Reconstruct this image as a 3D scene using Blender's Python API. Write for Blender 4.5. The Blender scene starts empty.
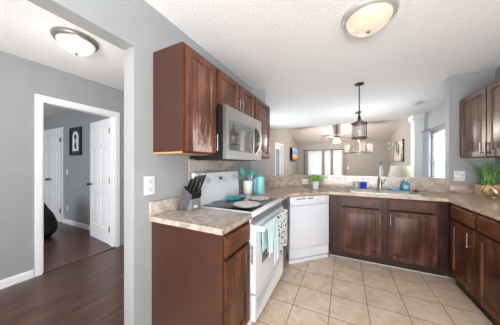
import bpy, bmesh, math, random
from mathutils import Vector, Matrix
random.seed(7)
S = bpy.context.scene
C = S.collection
PI = math.pi

# ------------------------------------------------------------------ camera, world, light, exposure
cam_d = bpy.data.cameras.new('camera')
cam_d.sensor_width = 36.0
cam_d.lens = 192.12 / 500 * 36
cam_d.shift_y = 1.47 / 500
cam_d.clip_start = 0.02
cam = bpy.data.objects.new('camera', cam_d)
cam.location = (0, 0, 1.295)
cam.rotation_euler = (PI / 2, 0, 0.4585)
C.objects.link(cam)
S.camera = cam

W = bpy.data.worlds.new('daylight')
S.world = W
W.use_nodes = True
W.node_tree.nodes['Background'].inputs[0].default_value = (0.96, 0.98, 1.0, 1)
W.node_tree.nodes['Background'].inputs[1].default_value = 0.65

def area(name, loc, rot, sx, sy, power, col=(1, 1, 1)):
    d = bpy.data.lights.new(name, 'AREA')
    d.shape = 'RECTANGLE'; d.size = sx; d.size_y = sy; d.energy = power; d.color = col
    o = bpy.data.objects.new(name, d)
    o.location = loc; o.rotation_euler = rot
    C.objects.link(o)
    return o
# daylight through the dining and living windows; kitchen and bedroom sources are assumed; rear and side fills are added
area('assumed_kitchen_daylight', (1.95, -.85, 1.35), (0, PI / 2 + .45, 0), 1.5, 1.6, 50, (1.0, 0.975, 0.945))  # assumed light from the right, placed outside an added, unseen window
area('rear_fill', (0.2, -2.3, .9), (PI / 2 + 1.05, 0, 0), 2.6, 1.4, 170, (1.0, 0.985, 0.97))  # added unseen fill aimed up to brighten the ceiling
area('dining_daylight', (2.1, 4.82, 1.3), (0, PI / 2, 0), 1.3, 1.2, 48, (1.0, 0.985, 0.96))
area('living_daylight', (-0.93, 11.1, 1.15), (-PI / 2, 0, 0), 1.8, 1.6, 25, (1.0, 0.985, 0.96))
area('side_fill', (-2.62, 4.95, 1.25), (0, -PI / 2 + .12, 0), 1.5, 1.3, 85, (1.0, 0.985, 0.96))  # unseen fill added outside a made-up opening in the living room wall
area('assumed_bedroom_daylight', (-5.2, -1.9, 1.4), (PI / 2, 0, 0), 1.6, 1.4, 30, (0.95, 0.98, 1.0))  # assumed unseen source, added to light the bedroom
def lamp(name, loc, power, col, r=.08):
    d = bpy.data.lights.new(name, 'POINT'); d.energy = power; d.color = col; d.shadow_soft_size = r
    o = bpy.data.objects.new(name, d); o.location = loc; C.objects.link(o)
lamp('fan_lamp', (-.29, 8.3, 2.04), 120, (1.0, .93, .86))
lamp('hall_dome_lamp', (-2.27, .9, 1.9), 4, (1.0, .98, .94))
lamp('chandelier_lamp', (.27, 4.95, 1.85), 5, (1.0, .93, .86))

S.view_settings.view_transform = 'Standard'
S.view_settings.look = 'None'
S.view_settings.gamma = 1
S.view_settings.exposure = 0.65
S.view_settings.use_curve_mapping = False

# ------------------------------------------------------------------ materials
def lin(c):
    return tuple(((v / 255) / 12.92 if v / 255 < .04045 else ((v / 255 + .055) / 1.055) ** 2.4) for v in c)

def new_mat(name):
    m = bpy.data.materials.new(name); m.use_nodes = True
    nt = m.node_tree
    return m, nt, nt.nodes['Principled BSDF']

def noise(nt, scale, detail=3, vec=None, rough=.55, dist=0):
    n = nt.nodes.new('ShaderNodeTexNoise')
    n.inputs['Scale'].default_value = scale; n.inputs['Detail'].default_value = detail
    n.inputs['Roughness'].default_value = rough; n.inputs['Distortion'].default_value = dist
    if vec is not None: nt.links.new(vec, n.inputs['Vector'])
    return n

def coords(nt, scale=(1, 1, 1), loc=(0, 0, 0), rot=(0, 0, 0)):
    tc = nt.nodes.new('ShaderNodeTexCoord')
    mp = nt.nodes.new('ShaderNodeMapping')
    mp.inputs['Scale'].default_value = scale
    mp.inputs['Location'].default_value = loc
    mp.inputs['Rotation'].default_value = rot
    nt.links.new(tc.outputs['Object'], mp.inputs['Vector'])
    return mp.outputs[0]

def ramp(nt, fac, stops):
    r = nt.nodes.new('ShaderNodeValToRGB')
    el = r.color_ramp.elements
    el[0].position, el[0].color = stops[0][0], (*lin(stops[0][1]), 1)
    el[1].position, el[1].color = stops[-1][0], (*lin(stops[-1][1]), 1)
    for p, c in stops[1:-1]:
        e = el.new(p); e.color = (*lin(c), 1)
    nt.links.new(fac, r.inputs[0])
    return r.outputs[0]

def bump(nt, bsdf, h, strength, dist=.01):
    b = nt.nodes.new('ShaderNodeBump')
    b.inputs['Strength'].default_value = strength; b.inputs['Distance'].default_value = dist
    nt.links.new(h, b.inputs['Height']); nt.links.new(b.outputs[0], bsdf.inputs['Normal'])

def plain(name, col, rough=.5, metal=0., var=.04, nscale=30, bumpv=0, coat=0):
    m, nt, b = new_mat(name)
    v = coords(nt)
    n = noise(nt, nscale, 3, v)
    lo = tuple(max(0, c * (1 - var)) for c in col); hi = tuple(min(255, c * (1 + var)) for c in col)
    nt.links.new(ramp(nt, n.outputs[0], [(.3, lo), (.7, hi)]), b.inputs['Base Color'])
    b.inputs['Roughness'].default_value = rough; b.inputs['Metallic'].default_value = metal
    b.inputs['Coat Weight'].default_value = coat
    if bumpv: bump(nt, b, n.outputs[0], bumpv)
    return m

def wood(name, stops, axis='z', rough=.35, streak=1.0, worn_sheen=None):
    m, nt, b = new_mat(name)
    a, c = 2.2, 26
    sc = {'z': (c, c, a), 'x': (a, c, c), 'y': (c, a, c)}[axis]
    v = coords(nt, sc)
    n1 = noise(nt, 1.0, 5, v, .6, .6)
    v2 = coords(nt, (1, 1, 1))
    n2 = noise(nt, 5, 3, v2)
    mx = nt.nodes.new('ShaderNodeMath'); mx.operation = 'MULTIPLY_ADD'
    nt.links.new(n1.outputs[0], mx.inputs[0]); mx.inputs[1].default_value = .6 * streak
    ml = nt.nodes.new('ShaderNodeMath'); ml.operation = 'MULTIPLY'; ml.inputs[1].default_value = 1 - .6 * streak
    nt.links.new(n2.outputs[0], ml.inputs[0]); nt.links.new(ml.outputs[0], mx.inputs[2])
    colr = ramp(nt, mx.outputs[0], stops)
    if worn_sheen:   # pale wear and glossy reflections painted in, rising from the lower rail of the door
        z0, z1, wc = worn_sheen
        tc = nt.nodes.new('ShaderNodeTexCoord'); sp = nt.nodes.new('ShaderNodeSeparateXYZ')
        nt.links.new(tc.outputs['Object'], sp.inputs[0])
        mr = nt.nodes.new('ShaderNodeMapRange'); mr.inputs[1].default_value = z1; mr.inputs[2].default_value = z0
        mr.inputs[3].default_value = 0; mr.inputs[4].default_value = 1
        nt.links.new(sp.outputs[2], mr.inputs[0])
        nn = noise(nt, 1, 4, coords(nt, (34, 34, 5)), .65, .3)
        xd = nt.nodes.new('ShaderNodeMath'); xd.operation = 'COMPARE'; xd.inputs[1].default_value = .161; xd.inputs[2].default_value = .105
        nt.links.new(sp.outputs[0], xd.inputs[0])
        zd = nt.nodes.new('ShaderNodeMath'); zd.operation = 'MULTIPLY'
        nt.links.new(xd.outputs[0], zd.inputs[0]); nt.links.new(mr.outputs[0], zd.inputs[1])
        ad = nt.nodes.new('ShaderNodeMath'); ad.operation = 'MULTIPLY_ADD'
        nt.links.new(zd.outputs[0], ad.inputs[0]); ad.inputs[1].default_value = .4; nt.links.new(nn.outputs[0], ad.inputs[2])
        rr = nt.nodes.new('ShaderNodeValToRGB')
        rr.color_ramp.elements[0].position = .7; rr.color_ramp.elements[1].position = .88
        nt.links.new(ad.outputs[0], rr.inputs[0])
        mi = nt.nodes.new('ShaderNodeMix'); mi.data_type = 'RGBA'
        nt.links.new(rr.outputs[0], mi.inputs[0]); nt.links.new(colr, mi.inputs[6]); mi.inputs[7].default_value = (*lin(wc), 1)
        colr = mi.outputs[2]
    nt.links.new(colr, b.inputs['Base Color'])
    b.inputs['Roughness'].default_value = rough
    b.inputs['Specular IOR Level'].default_value = .3
    bump(nt, b, n1.outputs[0], .12, .002)
    return m

def granite(name, stops, scale=1.0):
    m, nt, b = new_mat(name)
    v = coords(nt)
    n1 = noise(nt, 9 * scale, 6, v, .7, 1.2)
    n2 = noise(nt, 75 * scale, 3, v, .6)
    mx = nt.nodes.new('ShaderNodeMath'); mx.operation = 'MULTIPLY_ADD'; mx.inputs[1].default_value = .6
    ml = nt.nodes.new('ShaderNodeMath'); ml.operation = 'MULTIPLY'; ml.inputs[1].default_value = .4
    nt.links.new(n2.outputs[0], ml.inputs[0]); nt.links.new(n1.outputs[0], mx.inputs[0]); nt.links.new(ml.outputs[0], mx.inputs[2])
    nt.links.new(ramp(nt, mx.outputs[0], stops), b.inputs['Base Color'])
    b.inputs['Roughness'].default_value = .16
    return m

def emit(name, col, strength):
    m, nt, b = new_mat(name)
    n = noise(nt, 14, 3, coords(nt))
    nt.links.new(ramp(nt, n.outputs[0], [(.3, tuple(c * .93 for c in col)), (.7, col)]), b.inputs['Emission Color'])
    b.inputs['Base Color'].default_value = (*lin(tuple(c * .62 for c in col)), 1)
    b.inputs['Emission Strength'].default_value = strength
    b.inputs['Roughness'].default_value = .3
    return m

def thin_glass(name, tint=(235, 242, 245), gloss=.12, milk=0):
    m, nt, b = new_mat(name)
    nt.nodes.remove(b)
    t = nt.nodes.new('ShaderNodeBsdfTransparent'); t.inputs[0].default_value = (*lin(tint), 1)
    g = nt.nodes.new('ShaderNodeBsdfGlossy'); g.inputs['Roughness'].default_value = .03
    f = nt.nodes.new('ShaderNodeLayerWeight'); f.inputs[0].default_value = .3
    ad = nt.nodes.new('ShaderNodeMath'); ad.operation = 'MULTIPLY_ADD'; ad.inputs[1].default_value = .5; ad.inputs[2].default_value = gloss * .3
    nt.links.new(f.outputs['Facing'], ad.inputs[0])
    mx = nt.nodes.new('ShaderNodeMixShader')
    nt.links.new(ad.outputs[0], mx.inputs[0]); nt.links.new(t.outputs[0], mx.inputs[1]); nt.links.new(g.outputs[0], mx.inputs[2])
    if milk:
        d = nt.nodes.new('ShaderNodeBsdfTranslucent'); m2 = nt.nodes.new('ShaderNodeMixShader'); m2.inputs[0].default_value = milk
        d.inputs[0].default_value = (.95, .95, .95, 1)
        nt.links.new(mx.outputs[0], m2.inputs[1]); nt.links.new(d.outputs[0], m2.inputs[2]); mx = m2
    nt.links.new(mx.outputs[0], nt.nodes['Material Output'].inputs[0])
    return m

def translucent(name, col, tr=.5):
    m, nt, b = new_mat(name)
    nt.nodes.remove(b)
    n = noise(nt, 60, 2, coords(nt))
    cc = ramp(nt, n.outputs[0], [(.3, tuple(c * .96 for c in col)), (.7, col)])
    d = nt.nodes.new('ShaderNodeBsdfDiffuse'); t = nt.nodes.new('ShaderNodeBsdfTranslucent')
    nt.links.new(cc, d.inputs[0]); nt.links.new(cc, t.inputs[0])
    mx = nt.nodes.new('ShaderNodeMixShader'); mx.inputs[0].default_value = tr
    nt.links.new(d.outputs[0], mx.inputs[1]); nt.links.new(t.outputs[0], mx.inputs[2])
    nt.links.new(mx.outputs[0], nt.nodes['Material Output'].inputs[0])
    return m

def popcorn(name, col):
    m, nt, b = new_mat(name)
    v = coords(nt)
    n = noise(nt, 70, 4, v, .62)
    nt.links.new(ramp(nt, n.outputs[0], [(.35, tuple(c * .97 for c in col)), (.62, col)]), b.inputs['Base Color'])
    b.inputs['Roughness'].default_value = .95
    b.inputs['Specular IOR Level'].default_value = .1
    bump(nt, b, n.outputs[0], .45, .015)
    return m

def tile_floor():
    m, nt, b = new_mat('beige_tile')
    v = coords(nt, loc=(.121, -2.36, 0))
    br = nt.nodes.new('ShaderNodeTexBrick')
    br.offset = 0; br.squash = 1
    br.inputs['Scale'].default_value = 1
    br.inputs['Brick Width'].default_value = .305; br.inputs['Row Height'].default_value = .305
    br.inputs['Mortar Size'].default_value = .0036; br.inputs['Mortar Smooth'].default_value = .25
    br.inputs['Bias'].default_value = 0
    n = noise(nt, 7, 6, coords(nt), .68, .8)
    c1 = ramp(nt, n.outputs[0], [(.3, (196, 170, 147)), (.5, (214, 192, 170)), (.72, (227, 210, 191))])
    nt.links.new(c1, br.inputs['Color1']); nt.links.new(c1, br.inputs['Color2'])
    br.inputs['Mortar'].default_value = (*lin((120, 104, 92)), 1)
    nt.links.new(v, br.inputs['Vector'])
    nt.links.new(br.outputs['Color'], b.inputs['Base Color'])
    b.inputs['Roughness'].default_value = .42
    inv = nt.nodes.new('ShaderNodeMath'); inv.operation = 'SUBTRACT'; inv.inputs[0].default_value = 1
    nt.links.new(br.outputs['Fac'], inv.inputs[1])
    bump(nt, b, inv.outputs[0], .4, .003)
    return m

def plank_floor():
    m, nt, b = new_mat('dark_plank')
    v = coords(nt, rot=(0, 0, PI / 2))
    br = nt.nodes.new('ShaderNodeTexBrick')
    br.offset = .37; br.inputs['Scale'].default_value = 1
    br.inputs['Brick Width'].default_value = 1.2; br.inputs['Row Height'].default_value = .125
    br.inputs['Mortar Size'].default_value = .0014; br.inputs['Bias'].default_value = 0
    n = noise(nt, 1, 5, coords(nt, (30, 2.5, 1)), .62, .5)
    c1 = ramp(nt, n.outputs[0], [(.25, (66, 46, 42)), (.5, (97, 66, 55)), (.78, (126, 92, 79))])
    c2 = ramp(nt, n.outputs[0], [(.25, (56, 38, 36)), (.5, (85, 56, 48)), (.78, (112, 80, 68))])
    nt.links.new(c1, br.inputs['Color1']); nt.links.new(c2, br.inputs['Color2'])
    br.inputs['Mortar'].default_value = (*lin((36, 20, 18)), 1)
    nt.links.new(v, br.inputs['Vector'])
    nt.links.new(br.outputs['Color'], b.inputs['Base Color'])
    b.inputs['Roughness'].default_value = .3
    bump(nt, b, n.outputs[0], .06, .002)
    return m

def pattern_cloth(name, base, ink, scale=34, thr=.57):
    m, nt, b = new_mat(name)
    n = noise(nt, scale, 1, coords(nt, (1, 1, 1.6)), .4)
    nt.links.new(ramp(nt, n.outputs[0], [(thr, base), (thr + .03, ink)]), b.inputs['Base Color'])
    b.inputs['Roughness'].default_value = .85
    return m

M = {}
M['wall'] = plain('grey_wall_paint', (155, 158, 160), .6, var=.012, nscale=6)
M['wall_warm_lit'] = plain('grey_wall_paint_warm_lit', (164, 160, 156), .7, var=.012, nscale=6)  # same grey paint, with the warmer light put into the colour
M['ceiling'] = popcorn('popcorn_ceiling', (244, 244, 245))
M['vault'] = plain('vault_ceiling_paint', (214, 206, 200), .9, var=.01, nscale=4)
M['trim'] = plain('white_trim_paint', (238, 240, 243), .4, var=.01)
M['tile'] = tile_floor()
M['plank'] = plank_floor()
M['side'] = plain('red_brown_panel', (64, 34, 26), .45, var=.06, nscale=8)
M['wood_red'] = wood('stained_red_brown', [(.3, (50, 27, 20)), (.48, (94, 57, 44)), (.68, (134, 92, 78))])
M['wood_red_worn_sheen'] = wood('stained_red_brown_worn_sheen', [(.3, (50, 27, 20)), (.48, (98, 60, 46)), (.68, (140, 98, 84))], worn_sheen=(0.03, .34, (182, 158, 150)))  # pale colour carries the reflections on the lower panel
M['wood_edge'] = wood('stained_frame', [(.3, (62, 34, 22)), (.5, (92, 52, 34)), (.7, (116, 70, 48))])
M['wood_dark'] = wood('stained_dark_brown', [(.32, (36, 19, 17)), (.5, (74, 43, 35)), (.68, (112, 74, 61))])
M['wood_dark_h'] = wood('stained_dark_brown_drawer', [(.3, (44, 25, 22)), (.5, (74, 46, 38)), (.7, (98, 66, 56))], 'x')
M['wood_warm'] = wood('stained_warm_brown', [(.32, (40, 22, 14)), (.5, (84, 49, 31)), (.68, (126, 79, 52))])
M['wood_warm_h'] = wood('stained_warm_brown_drawer', [(.32, (48, 26, 16)), (.5, (94, 55, 35)), (.68, (136, 87, 57))], 'x')
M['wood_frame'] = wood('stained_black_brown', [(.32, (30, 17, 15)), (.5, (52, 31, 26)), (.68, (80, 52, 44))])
M['wood_grey'] = wood('stained_smoky_brown', [(.3, (48, 36, 32)), (.48, (88, 66, 56)), (.7, (134, 102, 82))])
M['under'] = wood('raw_wood_underside', [(.3, (170, 128, 84)), (.7, (200, 160, 112))], 'y')
M['toe'] = plain('dark_toe_kick', (40, 24, 20), .6)
M['granite'] = granite('beige_granite', [(.3, (92, 80, 76)), (.42, (150, 136, 127)), (.54, (184, 171, 161)), (.68, (214, 205, 196))])
M['granite_pink'] = granite('rose_beige_granite', [(.3, (112, 92, 82)), (.42, (172, 150, 134)), (.55, (200, 180, 164)), (.68, (222, 205, 190))])
M['nickel'] = plain('brushed_nickel', (158, 155, 152), .3, 1.0, var=.02)
M['steel'] = plain('stainless_steel', (186, 184, 180), .34, 1.0, var=.02)
M['black'] = plain('black_plastic', (18, 18, 19), .4)
M['black_gloss'] = plain('black_glass', (14, 15, 17), .08, coat=.3)
M['dark_metal'] = plain('aged_bronze', (52, 46, 44), .42, .6)
M['cop'] = plain('copper_wood_ring', (110, 72, 60), .45, .3)
M['white_app'] = plain('white_enamel', (232, 236, 242), .22, var=.008)
M['knob_white'] = plain('pale_grey_knob', (196, 200, 206), .3)
M['white_dw'] = plain('white_painted_steel', (226, 229, 238), .3, var=.008)
M['grey_glass'] = plain('grey_oven_glass', (112, 116, 124), .12)
M['plate'] = plain('white_plastic_plate', (228, 228, 230), .4, var=.01)
M['slot'] = plain('outlet_slot', (70, 70, 70), .6)
M['white_cer'] = plain('white_ceramic', (236, 236, 234), .2, var=.01)
M['teal'] = plain('teal_ceramic', (128, 196, 204), .3, var=.05)
M['teal_dark'] = plain('teal_silicone', (22, 146, 146), .45, var=.08)
M['teal_dish'] = plain('teal_glaze', (82, 158, 176), .3, var=.12)
M['towel_teal'] = plain('pale_aqua_cloth', (208, 228, 230), .9, var=.04, bumpv=.2)
M['towel_print'] = pattern_cloth('white_cloth_dark_print', (236, 238, 238), (52, 56, 62))
M['burner_print'] = pattern_cloth('white_cover_grey_print', (230, 228, 226), (150, 146, 144), 60, .55)
M['knife_grey'] = plain('grey_block', (82, 82, 86), .5)
M['knife_light'] = plain('light_grey_block', (124, 124, 126), .5)
M['leaf'] = plain('fresh_green_leaf', (112, 178, 44), .5, var=.25, nscale=25)
M['grass'] = plain('grass_green_blade', (98, 144, 78), .5, var=.45, nscale=28)
M['soil'] = plain('dark_soil', (52, 40, 32), .9, var=.2)
M['pot_grey'] = plain('pale_grey_pot', (206, 212, 220), .5)
M['planter'] = plain('tan_wood_planter', (216, 188, 158), .6, var=.1)
M['gold'] = plain('brushed_gold', (232, 204, 156), .42, 1.0)
M['blue_glass'] = plain('cobalt_glass', (24, 62, 200), .12, coat=.4)
M['votive'] = pattern_cloth('mosaic_glass', (222, 226, 220), (96, 112, 96), 110, .5)
M['soap'] = plain('blue_liquid_soap', (58, 138, 178), .15, coat=.4)
M['sponge'] = plain('blue_sponge', (52, 140, 206), .6)
M['glass'] = thin_glass('clear_glass')
M['lantern_glass'] = thin_glass('lantern_glass', (246, 246, 246), .2, .1)
M['lamp_warm'] = emit('warm_frosted_glass', (255, 238, 212), .42)
M['lamp_cool'] = emit('white_frosted_glass', (255, 254, 246), .5)
M['bulb_warm'] = emit('warm_bulb', (255, 222, 170), 1.6)
M['shade_glow'] = emit('lit_textured_shade', (252, 232, 212), .3)
M['nickel_dull'] = plain('dull_nickel', (150, 146, 140), .4, .7)
M['rim_light'] = plain('pale_nickel_rim', (196, 190, 186), .35, .4)
M['lamp_shade'] = translucent('cream_linen_shade', (238, 228, 212), .25)
M['sheer'] = translucent('white_sheer', (244, 244, 246), .55)
M['drape_grey'] = translucent('taupe_grey_drape', (178, 170, 168), .12)
M['drape_lav'] = translucent('lavender_grey_drape', (205, 203, 212), .3)
M['blind'] = translucent('white_blind_slat', (246, 246, 246), .45)
M['frame_black'] = plain('black_picture_frame', (34, 36, 40), .4)
M['paper'] = plain('white_paper', (226, 228, 228), .8, var=.02)
M['ink'] = plain('charcoal_print', (72, 76, 80), .8)
M['bag'] = plain('black_fabric', (14, 14, 16), .55, var=.3, bumpv=.2)
M['brass'] = plain('aged_brass', (140, 128, 92), .35, .9)
M['knob_dark'] = plain('dark_nickel_knob', (84, 80, 76), .3, .9)
M['blade'] = plain('dark_fan_blade', (104, 84, 80), .5)
M['display'] = emit('green_display', (60, 150, 110), .6)
M['lcd'] = plain('dark_lcd', (30, 44, 42), .2)

# ------------------------------------------------------------------ mesh helpers
class MB:
    def __init__(self): self.bm = bmesh.new()
    def box(self, x0, x1, y0, y1, z0, z1, bev=0, seg=2, mat=None):
        g = bmesh.ops.create_cube(self.bm, size=1)
        vs = g['verts']
        for v in vs:
            v.co = Vector(((x0 + x1) / 2 + v.co.x * (x1 - x0), (y0 + y1) / 2 + v.co.y * (y1 - y0), (z0 + z1) / 2 + v.co.z * (z1 - z0)))
        if bev:
            es = list({e for v in vs for e in v.link_edges})
            r = bmesh.ops.bevel(self.bm, geom=es, offset=bev, segments=seg, affect='EDGES', profile=.5)
            vs = list({v for f in r['faces'] for v in f.verts} | {v for v in vs if v.is_valid})
        if mat is not None:
            for v in vs: v.co = mat @ v.co
        return self
    def prism(self, poly, z0, z1, holes=(), mat=None):
        es, vs = [], []
        for loop in [poly, *holes]:
            ring = [self.bm.verts.new((p[0], p[1], z0)) for p in loop]
            vs += ring
            es += [self.bm.edges.new((ring[i], ring[(i + 1) % len(ring)])) for i in range(len(ring))]
        fs = [g for g in bmesh.ops.triangle_fill(self.bm, edges=es, use_beauty=True)['geom'] if isinstance(g, bmesh.types.BMFace)]
        r = bmesh.ops.extrude_face_region(self.bm, geom=fs)
        nv = [g for g in r['geom'] if isinstance(g, bmesh.types.BMVert)]
        for v in nv: v.co.z = z1
        if mat is not None:
            for v in vs + nv: v.co = mat @ v.co
        return self
    def lathe(self, prof, c=(0, 0, 0), seg=24, mat=None, cap=True):
        rings = []
        for r, z in prof:
            if r < 1e-5: rings.append([self.bm.verts.new((c[0], c[1], c[2] + z))])
            else: rings.append([self.bm.verts.new((c[0] + r * math.cos(2 * PI * i / seg), c[1] + r * math.sin(2 * PI * i / seg), c[2] + z)) for i in range(seg)])
        for a, b in zip(rings, rings[1:]):
            for i in range(seg):
                j = (i + 1) % seg
                q = [a[i % len(a)], a[j % len(a)], b[j % len(b)], b[i % len(b)]]
                q = list(dict.fromkeys(q))
                if len(q) > 2: self.bm.faces.new(q)
        if cap:
            for rg in (rings[0], rings[-1]):
                if len(rg) > 2: self.bm.faces.new(rg)
        if mat is not None:
            for rg in rings:
                for v in rg: v.co = mat @ v.co
        return self
    def tube(self, pts, r, seg=10, closed=False, flat=None):
        pts = [Vector(p) for p in pts]; n = len(pts); rings = []
        prev = None
        for i, p in enumerate(pts):
            if closed: t = pts[(i + 1) % n] - pts[i - 1]
            else: t = pts[min(i + 1, n - 1)] - pts[max(i - 1, 0)]
            t.normalize()
            if prev is None:
                u = t.cross(Vector((0, 0, 1)))
                if u.length < .05: u = t.cross(Vector((1, 0, 0)))
            else:
                u = prev - t * prev.dot(t)
            u.normalize(); prev = u; w = t.cross(u)
            rr = r[i] if isinstance(r, (list, tuple)) else r
            fl = flat or 1
            rings.append([self.bm.verts.new(p + u * rr * math.cos(2 * PI * k / seg) + w * rr * fl * math.sin(2 * PI * k / seg)) for k in range(seg)])
        for i in range(n if closed else n - 1):
            a, b = rings[i], rings[(i + 1) % n]
            for k in range(seg):
                self.bm.faces.new((a[k], a[(k + 1) % seg], b[(k + 1) % seg], b[k]))
        if not closed:
            self.bm.faces.new(rings[0]); self.bm.faces.new(rings[-1])
        return self
    def sphere(self, c, r, sx=1, sy=1, sz=1, u=16, v=10):
        g = bmesh.ops.create_uvsphere(self.bm, u_segments=u, v_segments=v, radius=r)
        for x in g['verts']: x.co = Vector((c[0] + x.co.x * sx, c[1] + x.co.y * sy, c[2] + x.co.z * sz))
        return self
    def panel(self, w, h, t, xs, zs, cells, x=0, y=0, z=0, ins=.006, dep=.012, raise_=.006, fld=.03, edge=.003):
        """slab with its front at local y, carrying recessed-and-raised panels in the given grid cells"""
        bm = self.bm
        X = [0, *xs, w]; Z = [0, *zs, h]
        V = [[bm.verts.new((x + a, y, z + b)) for b in Z] for a in X]
        fc = {}
        for i in range(len(X) - 1):
            for j in range(len(Z) - 1):
                fc[i, j] = bm.faces.new((V[i][j], V[i + 1][j], V[i + 1][j + 1], V[i][j + 1]))
        out = [V[i][0] for i in range(len(X))] + [V[-1][j] for j in range(1, len(Z))] + [V[i][-1] for i in range(len(X) - 2, -1, -1)] + [V[0][j] for j in range(len(Z) - 2, 0, -1)]
        back = [bm.verts.new((v.co.x, y + t, v.co.z)) for v in out]
        n = len(out)
        for i in range(n):
            bm.faces.new((out[(i + 1) % n], out[i], back[i], back[(i + 1) % n]))
        bm.faces.new(list(reversed(back)))
        for v in out: pass
        for c in cells:
            f = fc[c]; f.normal_update()
            bmesh.ops.inset_individual(bm, faces=[f], thickness=ins, depth=-dep)
            if raise_:
                bmesh.ops.inset_individual(bm, faces=[f], thickness=fld * .25, depth=0)
                bmesh.ops.inset_individual(bm, faces=[f], thickness=fld * .75, depth=raise_)
        return self
    def build(self, name, mat, parent=None, smooth=True, label=None, recalc=True):
        bm = self.bm
        if recalc: bmesh.ops.recalc_face_normals(bm, faces=bm.faces)
        me = bpy.data.meshes.new(name); bm.to_mesh(me); bm.free()
        if mat is not None: me.materials.append(M[mat] if isinstance(mat, str) else mat)
        if smooth:
            for p in me.polygons: p.use_smooth = True
            me.set_sharp_from_angle(angle=math.radians(38))
        o = bpy.data.objects.new(name, me); C.objects.link(o)
        if parent is not None: o.parent = parent
        if label: o['label'] = label
        return o

def thing(name, label, cat, loc=(0, 0, 0), rz=0, group=None):
    o = bpy.data.objects.new(name, None); C.objects.link(o)
    o.empty_display_size = .1
    o.location = loc; o.rotation_euler = (0, 0, rz)
    o['label'] = label; o['category'] = cat
    if group: o['group'] = group
    return o
def tag(o, label, cat, group=None):
    o['label'] = label; o['category'] = cat
    if group: o['group'] = group
    return o
def struct(o, label=None):
    o['kind'] = 'structure'
    if label: o['label'] = label
    return o
def dup(root, loc, rz, label, group=None):
    r = root.copy(); C.objects.link(r); r.location = loc; r.rotation_euler = (0, 0, rz); r['label'] = label
    if group: r['group'] = group
    for ch in list(root.children):
        c = ch.copy(); C.objects.link(c); c.parent = r
        for g in ch.children:
            d = g.copy(); C.objects.link(d); d.parent = c
    return r
YZ = lambda x0: Matrix(((0, 0, 1, 0), (1, 0, 0, 0), (0, 1, 0, 0), (0, 0, 0, 1)))     # prism (a,b,c) -> (c,a,b): outline in Y,Z, thickness along X
XZ = Matrix(((1, 0, 0, 0), (0, 0, 1, 0), (0, 1, 0, 0), (0, 0, 0, 1)))                # outline in X,Z, thickness along Y
def rect(a0, a1, b0, b1): return [(a0, b0), (a1, b0), (a1, b1), (a0, b1)]

CEIL = 2.47
XW = -1.289          # range wall face
XR = 1.67            # right wall face
YB = 3.478           # half wall face on the kitchen side
XH = -3.2            # hall wall face
XL, XV, YL = -2.35, 1.77, 10.6   # living room walls

# ------------------------------------------------------------------ setting
struct(MB().box(-9, 2, -3, 11, -.05, 0).build('floor', 'plank', smooth=False))
struct(MB().prism([(-1.34, -2.6), (XR + .05, -2.6), (XR + .05, 3.52), (-1.34, 3.52)], .0005, .006).build('floor_kitchen', 'tile', smooth=False))
struct(MB().box(-3.31, 1.9, -2.6, 6.24, CEIL, CEIL + .1).build('ceiling', 'ceiling', smooth=False))
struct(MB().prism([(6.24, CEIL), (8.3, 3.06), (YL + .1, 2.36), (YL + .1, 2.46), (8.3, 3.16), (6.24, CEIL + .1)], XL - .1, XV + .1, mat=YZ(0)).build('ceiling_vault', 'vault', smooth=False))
struct(MB().prism([(-1.402, .825), (XW, .825), (XW, 2.64), (-1.12, 2.81), (-1.205, 2.895), (-1.402, 2.70)], 0, CEIL).build('wall_range', 'wall', smooth=False))
struct(MB().box(-1.402, XW, -2.6, .825, 2.10, CEIL).build('wall_header', 'wall', smooth=False))
struct(MB().prism([(-1.12, 2.81), (-.452, YB), (1.25, YB), (1.25, YB + .12), (-.502, YB + .12), (-1.205, 2.895)], 0, 1.07).build('wall_half', 'wall_warm_lit', smooth=False))
struct(MB().box(1.25, XR, YB, YB + .12, 0, CEIL).build('wall_back', 'wall', smooth=False))
WY0, WY1, WZ0, WZ1 = 4.2, 5.42, .62, 1.95
struct(MB().prism(rect(-2.6, 5.95, 0, CEIL), XR, XR + .12, [rect(WY0, WY1, WZ0, WZ1), rect(-1.6, -.1, .6, 2.1)], mat=YZ(0)).build('wall_right', 'wall', smooth=False))  # second hole is the assumed kitchen window, added for light
struct(MB().prism([(5.95, 0), (YL, 0), (YL, 2.36), (8.3, 3.1), (5.95, 2.47)], XV, XV + .12, mat=YZ(0)).build('wall_living_right', 'wall_warm_lit', smooth=False))
struct(MB().prism([(4, 0), (YL, 0), (YL, 2.36), (8.3, 3.1), (6.24, CEIL), (4, CEIL)], XL - .12, XL, [rect(6.93, 7.83, .01, 2.05), rect(4.3, 5.6, .5, 2.05)], mat=YZ(0)).build('wall_living_left', 'wall_warm_lit', smooth=False))
struct(MB().prism(rect(XL - .12, XV + .12, 0, 2.42), YL, YL + .12, [rect(-1.8, -.06, .35, 1.93)], mat=XZ).build('wall_living_back', 'wall_warm_lit', smooth=False))
DY0, DY1, DZ = .945, 1.746, 2.04
struct(MB().prism(rect(-2.6, 4.0, 0, CEIL), XH - .11, XH, [rect(DY0, DY1, .001, DZ)], mat=YZ(0)).build('wall_hall', 'wall', smooth=False))
struct(MB().box(XH, XL, 4.0, 4.1, 0, CEIL).build('wall_hall_end', 'wall', smooth=False))
struct(MB().box(-9, XH - .11, 1.99, 2.1, 0, 2.42).build('wall_bedroom', 'wall', smooth=False))
struct(MB().box(-9, XH - .11, -2.6, 2.1, 2.42, 2.5).build('ceiling_bedroom', 'ceiling', smooth=False))
struct(MB().box(-8.6, -8.5, -2.6, 2.0, 0, 2.42).build('wall_bedroom_far', 'wall', smooth=False))

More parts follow.
